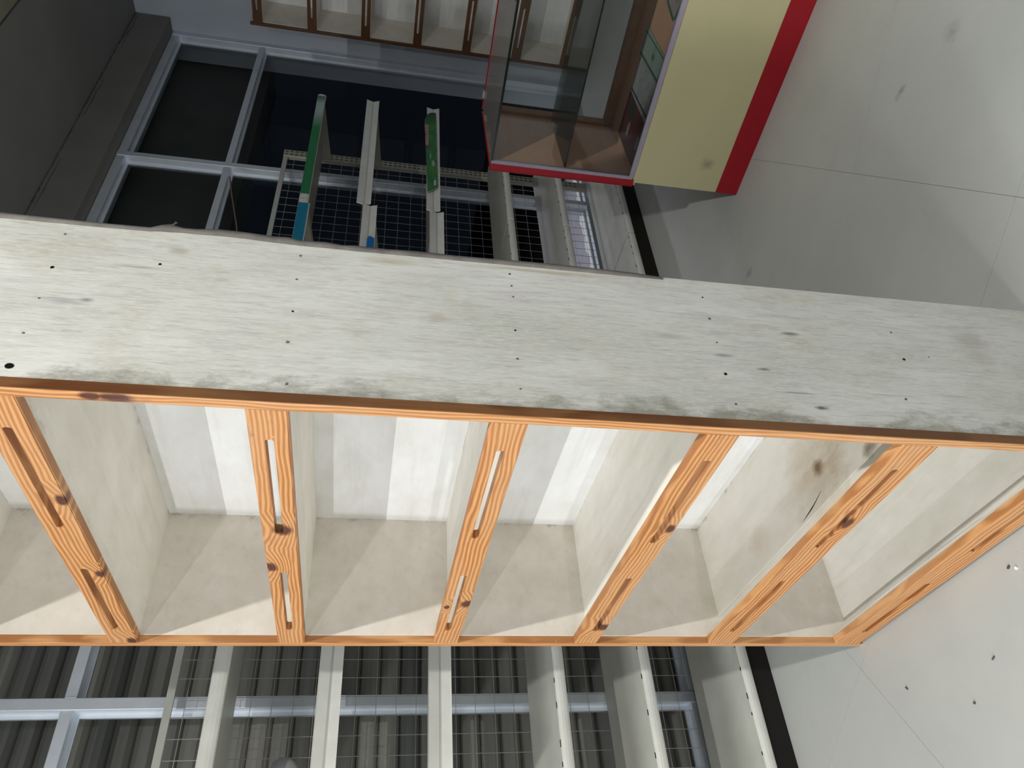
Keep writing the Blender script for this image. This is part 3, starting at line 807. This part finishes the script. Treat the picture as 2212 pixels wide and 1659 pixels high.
cb(0.014, LN, 0.0275, 0.0298, 0.6565, 0.6625).build('glass_edge', M['glassedge'], gs2)
cb(0.0, LN, DP - 0.010, DP, 0.922, 0.933).build('back_trim', M['redp'], ct)
cb(0.05, 0.075, DP - 0.024, DP - 0.004, 0.932, 0.938).build('latch', M['whitepl'], ct)

# printed papers lying on the deck
def paper(poly, z, name, mat, label, parent=None):
    o = MB().prism(poly, z, z + 0.0006, lambda a, b, q: W(a, b, q)).build(name, mat)
    return tag(o, label, 'paper', 'papers lying on the counter deck')
paper([(0.035, 0.018), (0.215, 0.018), (0.225, 0.298), (0.045, 0.305)], 0.4125, 'printed_sheet',
      printmat('dark_picture_sheet', (0.15, 0.030, 0.032), (0.045, 0.04, 0.04), (22, 60, 1), (7, 6, 1),
               [(W(0.11, 0.20, 0.413), (0.035, 0.016, 0.02), (0.36, 0.37, 0.33)), (W(0.12, 0.06, 0.413), (0.03, 0.018, 0.02), (0.26, 0.26, 0.27)),
                (W(0.175, 0.22, 0.413), (0.045, 0.06, 0.02), (0.05, 0.05, 0.048))]),
      'dark maroon picture page on the counter deck, nearest the end board')
paper([(0.205, 0.018), (0.352, 0.018), (0.365, 0.295), (0.218, 0.298)], 0.4135, 'printed_sheet',
      printmat('grey_text_sheet', (0.44, 0.45, 0.45), (0.22, 0.22, 0.24), (40, 130, 1), (8, 8, 1)),
      'grey text page with a dark blue line, between the maroon and the green page')
paper([(0.345, 0.018), (0.437, 0.018), (0.448, 0.305), (0.358, 0.305)], 0.4145, 'printed_sheet',
      printmat('green_form_sheet', (0.36, 0.45, 0.40), (0.17, 0.28, 0.22), (30, 150, 1), (9, 9, 1),
               [(W(0.392, 0.15, 0.415), (0.012, 0.02, 0.02), (0.12, 0.19, 0.15))]),
      'pale green form with darker green bars on the counter deck')
kids = [o for o in bpy.data.objects if o.name.startswith('printed_sheet')]
inkb = simple('blue_ink', (0.06, 0.065, 0.16), 0.6); inkg = simple('green_ink', (0.07, 0.17, 0.11), 0.6)
def bar(a0, a1, b0, b1, z, mat, par): cb(a0, a1, b0, b1, z, z + 0.0003).build('printed_bar', mat, par)
bar(0.224, 0.232, 0.022, 0.292, 0.4141, inkb, kids[1])
bar(0.350, 0.360, 0.022, 0.300, 0.4151, inkg, kids[2])
bar(0.427, 0.432, 0.022, 0.300, 0.4151, inkg, kids[2])
paper([(0.540, 0.050), (0.70, 0.012), (0.80, 0.20), (0.60, 0.26)], 0.4125, 'leaflet',
      printmat('white_leaflet', (0.44, 0.36, 0.36), (0.28, 0.10, 0.12), (60, 30, 1), (9, 6, 1)),
      'leaflet with a rounded green border lying farther along the counter deck')
lf = bpy.data.objects['leaflet']
MB().tube([W(0.60, 0.255, 0.4136), W(0.565, 0.16, 0.4136), W(0.544, 0.066, 0.4136), W(0.553, 0.052, 0.4136), W(0.60, 0.040, 0.4136), W(0.69, 0.018, 0.4136)], 0.006, 6).build('printed_border', inkg, lf)
for o in bpy.data.objects:
    if o.name.startswith('printed_border'):
        for v in o.data.vertices: v.co.z = 0.4134 + max(-0.0001, min(0.0003, (v.co.z - 0.4136)))
# black thing lying on the glass top, just inside the frame
bx = thing('black_pouch', W(0.60, 0.2, 0.931), 'soft black pouch lying on the glass counter top', 'pouch')
mb = MB(); rg = []
for (a, b) in [(0.50, 0.5), (0.506, 0.8), (0.522, 0.96), (0.56, 1.0), (0.66, 1.0), (0.70, 0.9), (0.71, 0.5)]:
    rg.append([W(a, 0.215 + 0.105 * b * math.cos(t * math.pi / 8), 0.9318 + 0.016 + 0.016 * b * math.sin(t * math.pi / 8)) for t in range(16)])
vs = [q for g in rg for q in g]; fs = []
for i in range(len(rg) - 1):
    for k in range(16): fs.append((i * 16 + k, i * 16 + (k + 1) % 16, (i + 1) * 16 + (k + 1) % 16, (i + 1) * 16 + k))
fs += [tuple(range(16)), tuple(range((len(rg) - 1) * 16, len(rg) * 16))]
mb.add(vs, fs).build('pouch_body', M['black'], bx, smooth=True)
MB().tube([W(0.507, 0.14, 0.948), W(0.504, 0.20, 0.950), W(0.506, 0.29, 0.948)], 0.0025, 5).build('zip', M['whitepl'], bx)

# ------------------------------------------------------------------ litter on the floor
def flake(name, x, y, L, Wd, rot, mat, label):
    pts = [(L * math.cos(t * math.pi / 4) * (1 if t % 2 else 0.8), Wd * math.sin(t * math.pi / 4)) for t in range(8)]
    c, s = math.cos(rot), math.sin(rot)
    o = MB().prism([(p * c - q * s + x, p * s + q * c + y) for p, q in pts], 0.0002, 0.003, lambda p, q, a: (p, q, a)).build(name, mat)
    tag(o, label, 'litter')
dm = simple('dark_crumb', (0.11, 0.11, 0.10), 0.8); lm = simple('leaf_scrap', (0.07, 0.09, 0.05), 0.8)
flake('leaf_scrap', 1.202, -0.621, 0.0055, 0.0022, 0.5, lm, 'dark green leaf scrap on the floor beside a white fleck, by the lowest slat')
flake('paper_fleck', 1.186, -0.611, 0.004, 0.003, 0.2, M['bright'], 'tiny white fleck beside the green leaf scrap on the floor')
flake('wood_splinter', 1.344, -0.489, 0.0065, 0.0015, 0.4, dm, 'longest dark splinter on the open floor in front of the pine unit')
flake('dirt_crumb', 1.632, -0.523, 0.0055, 0.0018, 2.2, dm, 'dark crumb on the floor nearest the steel shelving')
flake('dirt_crumb', 1.446, -0.432, 0.0035, 0.0025, 1.0, dm, 'roundish dark crumb on the floor beyond the long splinter')

for o in bpy.data.objects:
    if '_o' in o.keys(): del o['_o']
